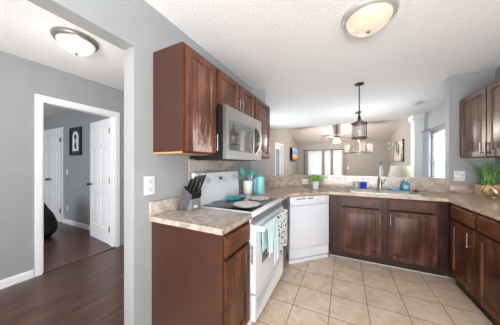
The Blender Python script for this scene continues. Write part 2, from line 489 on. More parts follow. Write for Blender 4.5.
# column at the edge of the flat ceiling, with its capital
col = MB().box(1.49, XV, 5.86, 6.14, 0, CEIL)
col.box(1.475, XV, 5.845, 6.155, 2.17, 2.2, .006)
col.box(1.465, XV, 5.835, 6.165, 2.30, 2.36, .01).box(1.445, XV, 5.815, 6.185, 2.36, CEIL, .01)
struct(col.build('column', 'trim', smooth=False))

# baseboards and casings
def baseboard(name, a, b, n):   # along a->b on the floor, n = outward normal
    a, b, n = Vector((*a, 0)), Vector((*b, 0)), Vector((*n, 0))
    d = (b - a); L = d.length; d.normalize()
    m = Matrix(((d.x, n.x, 0, a.x), (d.y, n.y, 0, a.y), (0, 0, 1, 0), (0, 0, 0, 1)))
    prof = [(0, 0), (.016, 0), (.016, .07), (.011, .085), (.006, .09), (0, .09)]
    mm = m @ Matrix(((0, 0, 1, 0), (1, 0, 0, 0), (0, 1, 0, 0), (0, 0, 0, 1)))
    struct(MB().prism(prof, 0, L, mat=mm).build(name, 'trim', smooth=False))
baseboard('baseboard_hall', (XH, -2.6), (XH, .875), (1, 0))
baseboard('baseboard_bedroom', (-5.57, 1.99), (-3.32, 1.99), (0, -1))
baseboard('baseboard_living', (XL + .02, YL), (XV, YL), (0, -1))
def casing(name, y0, y1, z1, x, w=.062, t=.018, depth=.11, flip=1):
    b = MB()
    X0, X1 = sorted((x, x + t * flip))
    b.prism([(y0 - w, 0), (y0, 0), (y0, z1), (y1, z1), (y1, 0), (y1 + w, 0), (y1 + w, z1 + w), (y0 - w, z1 + w)], X0, X1, mat=YZ(0))
    J0, J1 = sorted((x, x - depth * flip))
    b.prism([(y0, 0), (y0 + .014, 0), (y0 + .014, z1 - .014), (y1 - .014, z1 - .014), (y1 - .014, 0), (y1, 0), (y1, z1), (y0, z1)], J0, J1, mat=YZ(0))
    return struct(b.build(name, 'trim', smooth=False))
casing('trim_1', DY0, DY1, DZ, XH)
casing('trim_2', 6.93, 7.83, 2.05, XL)
struct(MB().prism([(-6.765, 0), (-6.705, 0), (-6.705, 2.045), (-5.63, 2.045), (-5.63, 0), (-5.57, 0), (-5.57, 2.11), (-6.765, 2.11)], 1.972, 1.99, mat=XZ).build('trim_3', 'trim', smooth=False))
struct(MB().prism(rect(XH - .12, XH + .02, DY0, DY1), .0, .012).build('trim_4', 'plank', smooth=False))   # threshold strip of the doorway
struct(MB().box(-.19, 1.09, 2.944, 2.95, .006, .012).build('trim_5', 'trim', smooth=False))       # white caulk line at the toe kick

def six_panel(b, w, h, x, y, z, t=.035):
    st = .1
    xs = [st, w / 2 - .045, w / 2 + .045, w - st]
    zs = [.24, .78, .9, 1.55, 1.65, 1.9]
    cells = [(i, j) for i in (1, 3) for j in (1, 3, 5)]
    return b.panel(w, h, t, xs, zs, cells, x, y, z, ins=.012, dep=.008, raise_=.005, fld=.03)
def knob(b, x, y, z, s=1):
    m = Matrix.Translation((x, y, z)) @ Matrix.Rotation(PI / 2, 4, 'X')
    b.lathe([(.026, 0), (.026, .006), (.011, .01), (.011, .03), (.024, .042), (.027, .055), (.018, .066), (0, .068)], seg=16, mat=m)
    return b
# open bedroom door, hinged on the right jamb and folded back towards the bedroom wall
ang = math.atan2(1.83 - 1.75, -4.12 + 3.325)
door1 = bpy.data.objects.new('door_1', None); C.objects.link(door1); struct(door1, 'white six panel door standing open into the bedroom')
door1.location = (-4.12, 1.83, .008); door1.rotation_euler = (0, 0, ang + PI)
six_panel(MB(), .78, 2.02, 0, 0, 0).build('door_slab', 'trim', door1)
knob(MB(), .065, 0, .93).build('door_handle', 'knob_dark', door1)
for z in (.25, 1.02, 1.82):
    MB().tube([(.785, -.012, z - .045), (.785, -.012, z + .045)], .009, 8).box(.75, .785, -.004, .002, z - .045, z + .045).build('hinge', 'brass', door1)
door2 = bpy.data.objects.new('door_2', None); C.objects.link(door2); struct(door2, 'white six panel double closet doors on the bedroom wall')
door2.location = (-6.70, 1.955, .008)
for k in (0, 1):
    o = six_panel(MB(), .532, 2.03, k * .536, 0, 0).build('door_leaf', 'trim', door2)
    knob(MB(), .482 if k == 0 else .586, 0, .93).build('door_handle', 'knob_dark', o)
for z in (.25, 1.82):
    MB().tube([(1.066, -.01, z - .045), (1.066, -.01, z + .045)], .01, 8).build('hinge', 'knob_dark', door2)
# living room glazed door
door3 = bpy.data.objects.new('door_3', None); C.objects.link(door3); struct(door3, 'white glazed door in the left living room wall')
door3.location = (XL - .07, 6.945, .012); door3.rotation_euler = (0, 0, PI / 2)
MB().prism(rect(0, .87, 0, 2.02), -.0, .04, [rect(.13, .74, .3, 1.88)], mat=XZ).build('door_slab', 'trim', door3)
MB().box(.13, .74, .015, .022, .3, 1.88).build('pane', plain('blue_grey_pane', (128, 142, 156), .1), door3)

# ------------------------------------------------------------------ windows
win1 = bpy.data.objects.new('window_1', None); C.objects.link(win1); struct(win1, 'dining room window behind white blinds')
fr = MB().prism(rect(WY0, WY1, WZ0, WZ1), XR + .05, XR + .1, [rect(WY0 + .05, WY1 - .05, WZ0 + .05, 1.27), rect(WY0 + .05, WY1 - .05, 1.31, WZ1 - .05)], mat=YZ(0))
fr.build('window_frame', 'trim', win1, smooth=False)
MB().box(XR + .07, XR + .076, WY0 + .05, WY1 - .05, WZ0 + .05, WZ1 - .05).build('pane', 'glass', win1)
MB().box(XR - .03, XR + .12, WY0 - .04, WY1 + .04, WZ0 - .03, WZ0).build('window_sill', 'trim', win1)
win2 = bpy.data.objects.new('window_2', None); C.objects.link(win2); struct(win2, 'living room window behind sheer curtains')
MB().prism(rect(-1.8, -.06, .35, 1.93), YL + .04, YL + .09, [rect(-1.74, -.96, .41, 1.87), rect(-.9, -.12, .41, 1.87)], mat=XZ).build('window_frame', 'trim', win2, smooth=False)
MB().box(-1.74, -.12, YL + .06, YL + .066, .41, 1.87).build('pane', 'glass', win2)

fill_win = bpy.data.objects.new('fill_window', None); C.objects.link(fill_win); struct(fill_win, 'added two pane opening for unseen fill light into the living room')  # opening added out of view for the side fill light
MB().prism(rect(4.3, 5.6, .5, 2.05), XL - .1, XL - .05, [rect(4.36, 4.92, .56, 1.99), rect(4.98, 5.54, .56, 1.99)], mat=YZ(0)).build('window_frame', 'trim', fill_win, smooth=False)  # frame of the added fill opening
MB().box(XL - .078, XL - .072, 4.36, 5.54, .56, 1.99).build('pane', 'glass', fill_win)

assumed_win = bpy.data.objects.new('assumed_window', None); C.objects.link(assumed_win); struct(assumed_win, 'assumed two pane kitchen window out of view in the right wall')  # unseen window, assumed and added to let in the kitchen side light
MB().prism(rect(-1.6, -.1, .6, 2.1), XR + .05, XR + .1, [rect(-1.54, -.88, .66, 2.04), rect(-.82, -.16, .66, 2.04)], mat=YZ(0)).build('window_frame', 'trim', assumed_win, smooth=False)
MB().box(XR + .072, XR + .078, -1.54, -.16, .66, 2.04).build('pane', 'glass', assumed_win)

t = thing('window_blind', 'white slatted blind hanging in the dining room window', 'blind', (XR - .0, WY0, WZ1))
b = MB()
n = 36
for i in range(n):
    z = -.06 - i * (WZ1 - WZ0 - .1) / (n - 1)
    b.box(-.022, .022, .03, WY1 - WY0 - .03, -.0012, .0012, mat=Matrix.Translation((.018, 0, z)) @ Matrix.Rotation(.55, 4, 'Y'))
b.build('slat', 'blind', t, smooth=False)
MB().box(-.01, .04, .02, WY1 - WY0 - .02, -.045, -.005, .004).build('headrail', 'trim', t)
MB().box(.0, .035, .03, WY1 - WY0 - .03, -(WZ1 - WZ0) + .0, -(WZ1 - WZ0) + .025, .004).build('bottom_rail', 'trim', t)

def rings(t, w, n, mat):
    for i in range(n):
        x = w * (i + .5) / n
        b = MB().tube([(x, .019 * math.sin(a), .03 + .019 * math.cos(a)) for a in [2 * PI * k / 14 for k in range(14)]], .003, 6, closed=True)
        b.box(x - .003, x + .003, -.001, .003, -.004, .0125)
        b.build('curtain_ring', mat, t)
def curtain_sheet(b, x0, x1, z0, z1, folds, amp, th=.004, nz=6, n=None):
    n = n or folds * 8
    def P(i, k, off):
        s = i / n; x = x0 + (x1 - x0) * s
        f = 1 - .25 * k / nz
        y = amp * f * math.sin(2 * PI * folds * s + .35 * math.sin(5 * s)) + off
        return (x, y, z1 + (z0 - z1) * k / nz)
    A = [[b.bm.verts.new(P(i, k, 0)) for k in range(nz + 1)] for i in range(n + 1)]
    B = [[b.bm.verts.new(P(i, k, th)) for k in range(nz + 1)] for i in range(n + 1)]
    for i in range(n):
        for k in range(nz):
            b.bm.faces.new((A[i][k], A[i + 1][k], A[i + 1][k + 1], A[i][k + 1]))
            b.bm.faces.new((B[i][k + 1], B[i + 1][k + 1], B[i + 1][k], B[i][k]))
        for k in (0, nz):
            b.bm.faces.new((A[i][k], A[i + 1][k], B[i + 1][k], B[i][k]))
    for i in (0, n):
        for k in range(nz):
            b.bm.faces.new((A[i][k], A[i][k + 1], B[i][k + 1], B[i][k]))
    return b
def ux(u, Y):       # world X of a point at depth Y seen in direction u (camera at the origin)
    r = (u - 250) / 192.12
    return Y * (math.cos(.4585) * r - math.sin(.4585)) / (math.sin(.4585) * r + math.cos(.4585))
rod = thing('curtain_rod', 'dark rod across the living room window', 'curtain rod', (0, YL - .09, 2.02))
MB().tube([(-1.95, 0, 0), (.1, 0, 0)], .012, 10).build('rod', 'dark_metal', rod)
for x in (-1.95, .1): MB().sphere((x, 0, 0), .022).build('finial', 'dark_metal', rod)
for x in (-1.94, .085): MB().box(x - .01, x + .01, -.005, .09, -.015, .015).build('bracket', 'dark_metal', rod)
cur = [('grey', 304.6, 308, 2, 'taupe drape at the left end of the living room curtain rod'),
       ('white', 307.6, 321.8, 6, 'wide white sheer panel beside the leftmost taupe drape'),
       ('grey', 321.6, 324.6, 2, 'taupe drape between the wide sheer and the narrow sheer'),
       ('white', 324.4, 330.6, 3, 'narrow middle white sheer between two taupe drapes'),
       ('grey', 330.3, 333.2, 2, 'taupe drape between the two right hand sheers'),
       ('white', 333, 342.4, 4, 'rightmost white sheer panel of the living room window'),
       ('grey', 342, 346.2, 2, 'taupe drape at the right end of the living room curtain rod')]
for kind, u0, u1, nf, lab in cur:
    yy = YL - .09
    x0, x1 = ux(u0, yy), ux(u1, yy)
    t = thing('curtain', lab, 'curtain', (x0, yy, 1.99), group='living room curtains')
    curtain_sheet(MB(), 0, x1 - x0, -1.94, 0, nf, .03 if kind == 'white' else .034).build('fabric', 'sheer' if kind == 'white' else 'drape_grey', t)
    rings(t, x1 - x0, nf + 1, 'dark_metal')
# dining curtain
rod = thing('curtain_rod', 'pale rod above the dining room window', 'curtain rod', (XR - .09, 0, 2.02))
MB().tube([(0, 4.0, 0), (0, 5.62, 0)], .011, 10).build('rod', 'nickel_dull', rod)
MB().sphere((0, 5.64, 0), .025).build('finial', 'nickel_dull', rod)
for y in (4.1, 5.61): MB().box(-.005, .09, y - .01, y + .01, -.015, .015).build('bracket', 'nickel_dull', rod)
t = thing('curtain', 'lavender grey drape gathered beside the dining room window', 'curtain', (XR - .09, 5.56, 1.99), -PI / 2)
curtain_sheet(MB(), 0, .33, -1.94, 0, 5, .03).build('fabric', 'drape_lav', t)
rings(t, .33, 5, 'nickel_dull')

# ------------------------------------------------------------------ cabinets (local: x along the width, front towards -y, z up)
def bar_handle(parent, x, z0, z1, y, name='handle'):
    b = MB().tube([(x, y - .03, z0), (x, y - .03, z1)], .0058, 10)
    for z in (z0 + .018, z1 - .018): b.tube([(x, y + .002, z), (x, y - .03, z)], .0045, 8)
    return b.build(name, 'nickel', parent)
def cab_door(parent, x0, x1, z0, z1, mat, handle=None, y=-.02, rail=.058, name='door', raise_=.006):
    w, h = x1 - x0, z1 - z0
    d = MB().panel(w, h, .02, [rail, w - rail], [rail, h - rail], [(1, 1)], raise_=raise_)
    o = d.build(name, mat, parent)
    o.location = (x0, y, z0)
    if handle:
        hx, a, c = handle
        bar_handle(o, hx - x0, a - z0, c - z0, 0)
    return o
def drawer_front(parent, x0, x1, z0, z1, mat, y=-.02):
    w, h = x1 - x0, z1 - z0
    o = MB().panel(w, h, .02, [.012, w - .012], [.012, h - .012], [(1, 1)], ins=.006, dep=-.004, raise_=0).build('drawer', mat, parent)
    o.location = (x0, y, z0)
    return o
R90 = PI / 2
BD = .876       # top of the base cabinets

# near base cabinet left of the range
t = thing('base_cabinet', 'narrow dark stained base cabinet with reddish side panel left of the range', 'cabinet', (-.665, .957, 0), R90)
MB().prism([(0, .07), (.366, .07), (.366, .62), (0, .62)], .006, .1).build('toe_kick', 'toe', t)
MB().box(0, .366, .0, .622, .1, BD).build('body', 'side', t)
MB().prism(rect(.0, .366, .1, BD), -.004, 0, [rect(.05, .316, .14, .66), rect(.05, .316, .7, .84)], mat=XZ).build('face_frame', 'wood_edge', t)
drawer_front(t, .022, .344, .725, .85, 'wood_warm_h', y=-.022)
cab_door(t, .022, .344, .12, .70, 'wood_warm', (.322, .555, .69), y=-.022, rail=.055)

# sink base with its fillers
X0 = -.185
t = thing('sink_cabinet', 'dark stained sink base cabinet with two false drawers and two doors', 'cabinet', (X0, 2.88, 0))
MB().box(.02, 1.215, .07, .58, .006, .1).build('toe_kick', 'toe', t)
MB().box(0, 1.225, 0, .585, .1, .70).build('body', 'wood_frame', t)
MB().prism(rect(0, 1.225, .1, BD), -.004, .02, [rect(.15, .57, .72, .84), rect(.68, 1.09, .72, .84)], mat=XZ).build('face_frame', 'wood_frame', t)
drawer_front(t, .128, .589, .735, .862, 'wood_dark_h', y=-.024)
drawer_front(t, .661, 1.113, .735, .862, 'wood_dark_h', y=-.024)
cab_door(t, .128, .589, .125, .715, 'wood_dark', (.572, .565, .69), y=-.024)
cab_door(t, .661, 1.113, .125, .715, 'wood_dark', (.682, .555, .69), y=-.024)

# right run
def right_base(y_far, w, label, handle):
    t = thing('base_cabinet', label, 'cabinet', (1.045, y_far, 0), -R90, 'right base cabinets')
    MB().box(0, w, .025, .60, .006, .1).build('toe_kick', 'toe', t)
    MB().box(0, w, 0, .6, .1, BD).build('body', 'wood_frame', t)
    MB().prism(rect(0, w, .1, BD), -.004, 0, [rect(.04, w - .04, .14, .66), rect(.04, w - .04, .73, .84)], mat=XZ).build('face_frame', 'wood_frame', t)
    drawer_front(t, .022, w - .012, .72, .86, 'wood_warm_h', y=-.024)
    cab_door(t, .022, w - .012, .115, .70, 'wood_warm', (w - .05, .535, .67) if handle else None, y=-.024)
    return t
right_base(2.835, .455, 'warm brown base cabinet nearest the corner in the right run', True)
right_base(2.375, .5, 'warm brown base cabinet at the right edge of the picture', False)

# corner filler between range and dishwasher
t = thing('corner_filler', 'narrow dark stained filler panel between range and dishwasher', 'cabinet panel')
MB().prism([(-.66, 2.105), (-.66, 2.40), (-.70, 2.43), (-1.2, 2.43), (-1.2, 2.105)], .1, BD).build('panel', 'wood_dark', t)
MB().box(-1.15, -.74, 2.11, 2.42, .006, .1).build('toe_kick', 'toe', t)

# uppers on the range wall
def upper(y0, y1, z0, z1, label, doors, door_mats, end=False, depth=.297):
    t = thing('wall_cabinet', label, 'cabinet', (XW + depth, y0, 0), R90, 'wall cabinets above the range')
    w = y1 - y0
    MB().box(0, w, .0, depth - .002, z0 + .012, z1).build('body', 'side', t)
    MB().box(.004, w - .004, .004, depth - .004, z0, z0 + .012).build('underside', 'under', t)
    MB().prism(rect(0, w, z0, z1), -.002, 0.0, [rect(.03, w - .03, z0 + .03, z1 - .03)], mat=XZ).build('face_frame', 'wood_edge', t)
    for (a, c, h), m in zip(doors, door_mats):
        cab_door(t, a, c, z0 + .018, z1 - .018, m, h, y=-.022, rail=.05)
    return t
upper(.969, 1.336, 1.37, 2.13, 'near tall wall cabinet left of the microwave, pale sheen and wear painted low on its door', [(.028, .35, (.332, 1.405, 1.54))], ['wood_red_worn_sheen'])
upper(1.338, 2.098, 1.795, 2.13, 'short two door wall cabinet right above the microwave', [(.02, .37, (.35, 1.83, 1.94)), (.39, .74, (.41, 1.83, 1.94))], ['wood_red', 'wood_red'])
upper(2.10, 2.637, 1.37, 2.13, 'far wall cabinet right of the microwave at the end of the run', [(.022, .515, (.05, 1.40, 1.535))], ['wood_red'])
# upper on the right
t = thing('wall_cabinet', 'smoky brown two door wall cabinet on the right wall above the grass plant', 'cabinet', (1.365, 3.465, 0), -R90)
MB().box(0, 1.07, 0, .303, 1.382, 2.13).build('body', 'wood_grey', t)
MB().box(.004, 1.066, .004, .3, 1.37, 1.382).build('underside', 'wood_grey', t)
MB().prism(rect(0, 1.07, 1.37, 2.13), -.002, 0, [rect(.04, .5, 1.41, 2.09), rect(.57, 1.03, 1.41, 2.09)], mat=XZ).build('face_frame', 'wood_grey', t)
cab_door(t, .012, .523, 1.378, 2.118, 'wood_grey', (.495, 1.40, 1.53), y=-.022)
cab_door(t, .545, 1.055, 1.378, 2.118, 'wood_grey', (.575, 1.40, 1.53), y=-.022)

# ------------------------------------------------------------------ worktops
CT0, CT1 = .878, .914
t = thing('countertop', 'short beige granite countertop left of the range under the knife block', 'countertop')
MB().prism([(XW + .002, .932), (-.64, .932), (-.64, 1.331), (XW + .002, 1.331)], CT0, CT1).build('slab', 'granite', t)
MB().box(XW + .002, XW + .024, .934, 1.331, CT1, 1.016, .002).build('backsplash', 'granite', t)
SX0, SX1, SY0, SY1 = .09, .80, 2.965, 3.32
t = thing('countertop', 'long beige granite countertop running around the sink and right wall', 'countertop')
q = 1.0
MB().prism([(XW + .003, 2.102), (-.64, 2.102), (-.64, 2.412), (-.20, 2.852), (1.02, 2.852), (1.02, 1.6), (XR - .002, 1.6), (XR - .002, YB - .002), (-.453, YB - .002), (-1.12, 2.808), (XW + .003, 2.638)],
           CT0, CT1, [rect(SX0, SX1, SY0, SY1)]).build('slab', 'granite_pink', t)
# splash on the diagonal, along the half wall, on the stub wall and the right wall
MB().prism([(XW + .022, 2.102), (XW + .003, 2.102), (XW + .003, 2.638), (-.452, 3.4745), (1.25, 3.4745), (1.25, 3.4545), (-.444, 3.4545), (XW + .022, 2.632)], CT1, 1.068).build('backsplash', 'granite', t)
MB().box(1.252, XR - .024, YB - .024, YB - .002, CT1, 1.016, .002).build('backsplash', 'granite_pink', t)
MB().box(XR - .024, XR - .002, 1.6, YB - .002, CT1, 1.016, .002).build('backsplash', 'granite_pink', t)
tag(MB().prism([(-1.105, 2.785), (-.44, 3.447), (1.248, 3.447), (1.248, YB + .16), (-.52, YB + .16), (-1.21, 2.94)], 1.072, 1.106).build('bar_ledge', 'granite', smooth=False),
    'pale granite bar ledge capping the half wall behind the sink', 'ledge')
tag(MB().box(XW + .001, XW + .012, 1.334, 2.098, .916, 1.335).build('splash_panel', 'granite', smooth=False), 'pale marbled splash panel on the wall behind the range', 'splash panel')

# sink
t = thing('sink', 'double white undermount sink with grey rim in the granite countertop', 'sink')
def basin(b, x0, x1, y0, y1, z1, dpt, th=.012):
    b.box(x0, x1, y0, y1, z1 - dpt - th, z1 - dpt)
    b.box(x0, x0 + th, y0, y1, z1 - dpt, z1); b.box(x1 - th, x1, y0, y1, z1 - dpt, z1)
    b.box(x0 + th, x1 - th, y0, y0 + th, z1 - dpt, z1); b.box(x0 + th, x1 - th, y1 - th, y1, z1 - dpt, z1)
    return b
mid = (SX0 + SX1) / 2 - .02
basin(MB(), SX0 + .004, mid, SY0 + .004, SY1 - .004, .908, .15).build('bowl', 'white_cer', t)
basin(MB(), mid + .0, SX1 - .004, SY0 + .004, SY1 - .004, .908, .15).build('bowl', 'white_cer', t)
MB().prism(rect(SX0 - .02, SX1 + .02, SY0 - .02, SY1 + .02), .9145, .921, [rect(SX0 + .012, mid - .008, SY0 + .012, SY1 - .012), rect(mid + .008, SX1 - .012, SY0 + .012, SY1 - .012)]).build('rim', 'steel', t, label='stainless rim')
# faucet
t = thing('faucet', 'tall brushed nickel gooseneck faucet behind the sink', 'faucet', (.468, 3.39, CT1 + .001))
MB().lathe([(.032, 0), (.032, .008), (.024, .014), (.021, .06), (.021, .14), (.018, .15), (.0, .152)]).build('base', 'nickel', t)
arc = [(0, 0, .14), (0, 0, .33)] + [(.0, -.075 + .075 * math.cos(a), .345 + .075 * math.sin(a)) for a in [i * PI / 10 for i in range(0, 11)]] + [(0, -.15, .32)]
MB().tube(arc, .0125, 12).build('spout', 'nickel', t)
MB().tube([(0, -.15, .325), (0, -.15, .30), (0, -.152, .225)], [.014, .018, .02], 14).build('spray_head', 'nickel', t)
MB().tube([(.015, 0, .09), (.05, 0, .10), (.085, -.01, .165)], [.012, .009, .006], 10).build('handle', 'nickel', t)

# ------------------------------------------------------------------ range (local frame as the cabinets)
t = thing('range', 'white electric range with black glass cooktop and rear control panel', 'range', (-.635, 1.338, 0), R90)
rw = .756
MB().box(0, rw, .02, .62, .03, .885).build('body', 'white_app', t)
MB().box(.0, rw, -.012, .62, .886, .912, .006).build('cooktop_frame', 'white_app', t)
ck = MB().box(.035, rw - .035, .03, .535, .9125, .917, .002).build('cooktop_glass', 'black_gloss', t)
for cx, cy, r in ((.235, .455, .1), (.545, .455, .085), (.235, .185, .11), (.565, .185, .09)):
    MB().lathe([(r, 0), (r, .0008), (0, .0008)], (cx, cy - .01, .9172), 32).build('burner', plain('dark_grey_burner', (58, 58, 62), .25), ck)
bg = MB().prism([(.555, .912), (.62, .912), (.62, 1.205), (.60, 1.215), (.575, 1.205), (.558, 1.05)], 0, rw, mat=YZ(0)).build('control_panel', 'white_app', t)
def front_disc(b, x, z, r, dpt=.02):     # disc on the leaning panel face
    y = .558 + (.575 - .558) * (z - 1.05) / .155
    m = Matrix.Translation((x, y + .001, z)) @ Matrix.Rotation(PI / 2 - .11, 4, 'X')
    b.lathe([(r, 0), (r, dpt * .4), (r * .85, dpt), (0, dpt)], seg=20, mat=m); return b
for x in (.075, .165, .62, .685): front_disc(MB(), x, 1.135, .028).build('knob', 'knob_white', bg)
dm = Matrix.Translation((rw / 2, .566, 1.135)) @ Matrix.Rotation(-.11, 4, 'X')
MB().box(-.13, .13, -.003, .002, -.04, .04, .001, mat=dm).build('display_panel', plain('pale_control_face', (214, 218, 222), .4), bg)
MB().box(-.03, .03, -.005, .0, -.006, .024, mat=dm).build('display', 'lcd', bg)
MB().box(-.018, -.004, -.0062, -.005, .004, .014, mat=dm).box(.004, .018, -.0062, -.005, .004, .014, mat=dm).build('digit', 'display', bg)
dr = MB().panel(rw - .01, .53, .04, [.13, rw - .14], [.16, .38], [(1, 1)], x=.005, y=-.018, z=.29, ins=.01, dep=.004, raise_=0).build('oven_door', 'white_app', t)
MB().box(.15, rw - .15, -.0155, -.0125, .465, .655).build('window', 'grey_glass', dr)
hb = MB().tube([(.04, -.065, .785), (rw - .04, -.065, .785)], .017, 12)
for x in (.055, rw - .055): hb.box(x - .016, x + .016, -.066, -.012, .768, .802, .005)
hb.build('handle', 'white_app', dr)
MB().panel(rw - .01, .05, .02, [], [], [], x=.005, y=0, z=.83).build('vent_trim', plain('brushed_grey_trim', (150, 150, 150), .4, .5), t)
MB().panel(rw - .01, .20, .035, [.03, rw - .04], [.03, .17], [(1, 1)], x=.005, y=-.018, z=.075, ins=.008, dep=.004, raise_=0).build('drawer', 'white_app', t)
MB().box(.03, rw - .03, .05, .6, .006, .03).build('foot', 'black', t)

# microwave
t = thing('microwave', 'stainless over the range microwave with black side and curved handle', 'microwave', (-.885, 1.342, 1.337), R90)
mw, mh = .752, .452
MB().box(0, mw, .03, .40, .004, mh).build('body', 'black', t)
fr = MB().panel(mw, mh, .032, [.05, .535, .56, .70], [.075, .345], [(1, 1)], ins=.004, dep=.003, raise_=0).build('door', 'steel', t)
MB().box(.056, .53, -.0005, .002, .08, .34).build('window', plain('mirror_dark_glass', (150, 152, 152), .04, .8, var=.0), fr)
MB().box(.565, .70, -.0015, .004, .08, .345).build('control_panel', 'black_gloss', t)
MB().tube([(.60, -.004, .06), (.597, -.035, .10), (.594, -.06, .16), (.593, -.068, .215), (.594, -.06, .27), (.597, -.035, .335), (.60, -.004, .375)], .012, 12).build('handle', 'steel', fr)
MB().box(.02, mw - .02, .05, .36, -.006, .004).build('bottom_grille', 'black', t)

# dishwasher on the diagonal
s = .70711
dx, dy = -.642, 2.448
t = thing('dishwasher', 'white dishwasher set diagonally in the corner under the countertop', 'dishwasher', (dx, dy, 0), PI / 4)
dw = .628
MB().box(.02, dw - .02, .03, .42, .1, .868).build('body', 'white_dw', t)
MB().panel(dw - .012, .56, .03, [.01, dw - .022], [.01, .55], [(1, 1)], x=.006, y=-.002, z=.185, ins=.006, dep=-.002, raise_=0).build('door', 'white_dw', t)
cp = MB().box(.006, dw - .006, -.012, .03, .75, .868, .006).build('control_panel', 'white_dw', t)
for a, c in ((.1, .24), (.27, .36)):
    MB().box(a, c, -.0135, -.011, .83, .842).build('vent_slot', 'slot', cp)
m = Matrix.Translation((.52, -.012, .81)) @ Matrix.Rotation(PI / 2, 4, 'X')
MB().lathe([(.024, 0), (.022, .012), (0, .012)], seg=20, mat=m).build('dial', 'white_dw', cp)
for x in (.44, .575): MB().box(x - .008, x + .008, -.0145, -.011, .80, .815).build('button', 'plate', cp)
MB().box(.006, dw - .006, .004, .03, .055, .178).build('kick_plate', 'white_dw', t)
MB().box(-.01, dw - .03, -.012, .012, .006, .05, .004).build('base_strip', 'white_dw', t)
MB().box(.012, dw - .012, .012, .03, .176, .187).build('shadow_gap', 'slot', t)

# ------------------------------------------------------------------ plates on the walls
def plate(name, label, cat, loc, rz, w, h, slots, part='slot'):
    t = thing(name, label, cat, loc, rz)
    MB().box(-w / 2, w / 2, -.006, .0, -h / 2, h / 2, .002).build('cover', 'plate', t)
    for (x, z, a, c) in slots:
        MB().box(x - a / 2, x + a / 2, -.008, -.005, z - c / 2, z + c / 2).build(part, plain('plate_insert', (202, 203, 206), .4), t)
    return t
duplex = [(0, .028, .034, .03), (0, -.028, .034, .03)]
plate('outlet', 'white outlet plate on the grey wall left of the knife block', 'outlet', (XW, .94, 1.137), R90, .088, .135, duplex, 'socket')
plate('outlet', 'white double outlet plate on wall beside the right wall cabinet', 'outlet', (1.347, YB, 1.137), 0, .105, .13, [(-.025, .028, .03, .03), (-.025, -.028, .03, .03), (.025, 0, .03, .07)], 'socket')
plate('outlet', 'wide white outlet plate on the diagonal backsplash left of the small plant', 'outlet', (-.604 + .012, 3.326 - .012 - .023, 1.0), PI / 4, .115, .085, [(-.028, 0, .03, .034), (.028, 0, .03, .034)], 'socket')
plate('outlet', 'white outlet plate on the backsplash behind the blue votive', 'outlet', (.26, 3.4535, .985), 0, .165, .115, [(-.05, 0, .034, .07), (0, 0, .034, .07), (.05, 0, .034, .07)], 'switch')
plate('light_switch', 'white switch plate on the bedroom wall below the framed print', 'light switch', (-5.415, 1.99, 1.115), 0, .075, .12, [(0, 0, .012, .03)], 'toggle')
plate('outlet', 'white outlet on the bedroom wall low above the baseboard', 'outlet', (-5.40, 1.99, .33), 0, .075, .12, duplex, 'socket')
plate('light_switch', 'white plate on the living room back wall right of the curtains', 'light switch', (ux(348, YL), YL, 1.1), 0, .1, .13, [(0, 0, .02, .04)], 'toggle')
t = thing('smoke_alarm', 'upper small white sensor on living room wall near the corner', 'sensor', (XV - .0, 10.35, 2.2), -R90); MB().box(-.06, .06, -.04, 0, -.06, .06, .01).build('case', 'plate', t)
t = thing('thermostat', 'lower small white sensor on living room wall near the corner', 'sensor', (XV - .0, 10.35, 1.98), -R90); MB().box(-.06, .06, -.04, 0, -.06, .06, .01).build('case', 'plate', t)

# ------------------------------------------------------------------ lights
def dome(name, label, loc, r, rim, glass):
    t = thing(name, label, 'ceiling light', loc)
    MB().lathe([(0, 0), (r, 0), (r, -.018), (r * .97, -.03), (r * .9, -.038), (r * .83, -.04), (0, -.036)], seg=40).build('rim', rim, t)
    MB().lathe([(r * .83, -.036), (r * .81, -.05), (r * .7, -.085), (r * .5, -.115), (r * .25, -.13), (0, -.134)], seg=40, cap=False).build('dome', glass, t)
    MB().lathe([(0, -.128), (.014, -.132), (.012, -.145), (0, -.152)], seg=12).build('finial', 'nickel_dull', t)
    return t
dome('ceiling_light', 'glowing warm frosted dome light on the kitchen ceiling', (.166, 1.765, CEIL), .192, 'rim_light', 'lamp_warm')
dome('ceiling_light', 'glowing white dome light with grey rim on the hall ceiling', (-2.27, .90, CEIL), .17, 'nickel_dull', 'lamp_cool')

# lantern pendant above the sink
t = thing('pendant_lantern', 'dark bronze pendant lantern with clear glass hanging above the sink', 'pendant light', (.19, 3.24, 0))
MB().lathe([(0, 0), (.062, 0), (.062, -.012), (.03, -.022), (0, -.024)], (0, 0, CEIL), 24).build('canopy', 'dark_metal', t)
MB().tube([(0, 0, CEIL - .02), (0, 0, 1.99)], .008, 10).build('rod', 'dark_metal', t)
MB().box(-.05, .02, -.012, .012, 2.035, 2.05, .003).build('hook', 'dark_metal', t)
b = MB().lathe([(.0, .0), (.012, .0), (.02, -.02), (.014, -.05), (0, -.05)], (0, 0, 2.01), 12)
for k in range(4):
    a = PI / 4 + k * R90
    b.tube([(.01 * math.cos(a), .01 * math.sin(a), 1.985), (.035 * math.cos(a), .035 * math.sin(a), 1.93), (.088 * math.cos(a), .088 * math.sin(a), 1.885)], .0045, 8)
b.build('yoke', 'dark_metal', t)
for nm, z in (('top_ring', 1.875), ('bottom_ring', 1.665)):
    MB().lathe([(.08, 0), (.104, 0), (.104, .022), (.08, .022), (.08, 0)], (0, 0, z), 32, cap=False).build(nm, 'cop', t)
for k in range(2):
    a = .4585 - .25 + k * PI
    MB().box(-.009, .009, -.003, .003, 1.685, 1.877, mat=Matrix.Rotation(a, 4, 'Z') @ Matrix.Translation((.095, 0, 0)) @ Matrix.Rotation(R90, 4, 'Z')).build('bar', 'dark_metal', t)
MB().lathe([(.082, 1.67), (.082, 1.892), (.079, 1.892), (.079, 1.67), (.082, 1.67)], seg=32, cap=False).build('glass', 'lantern_glass', t)
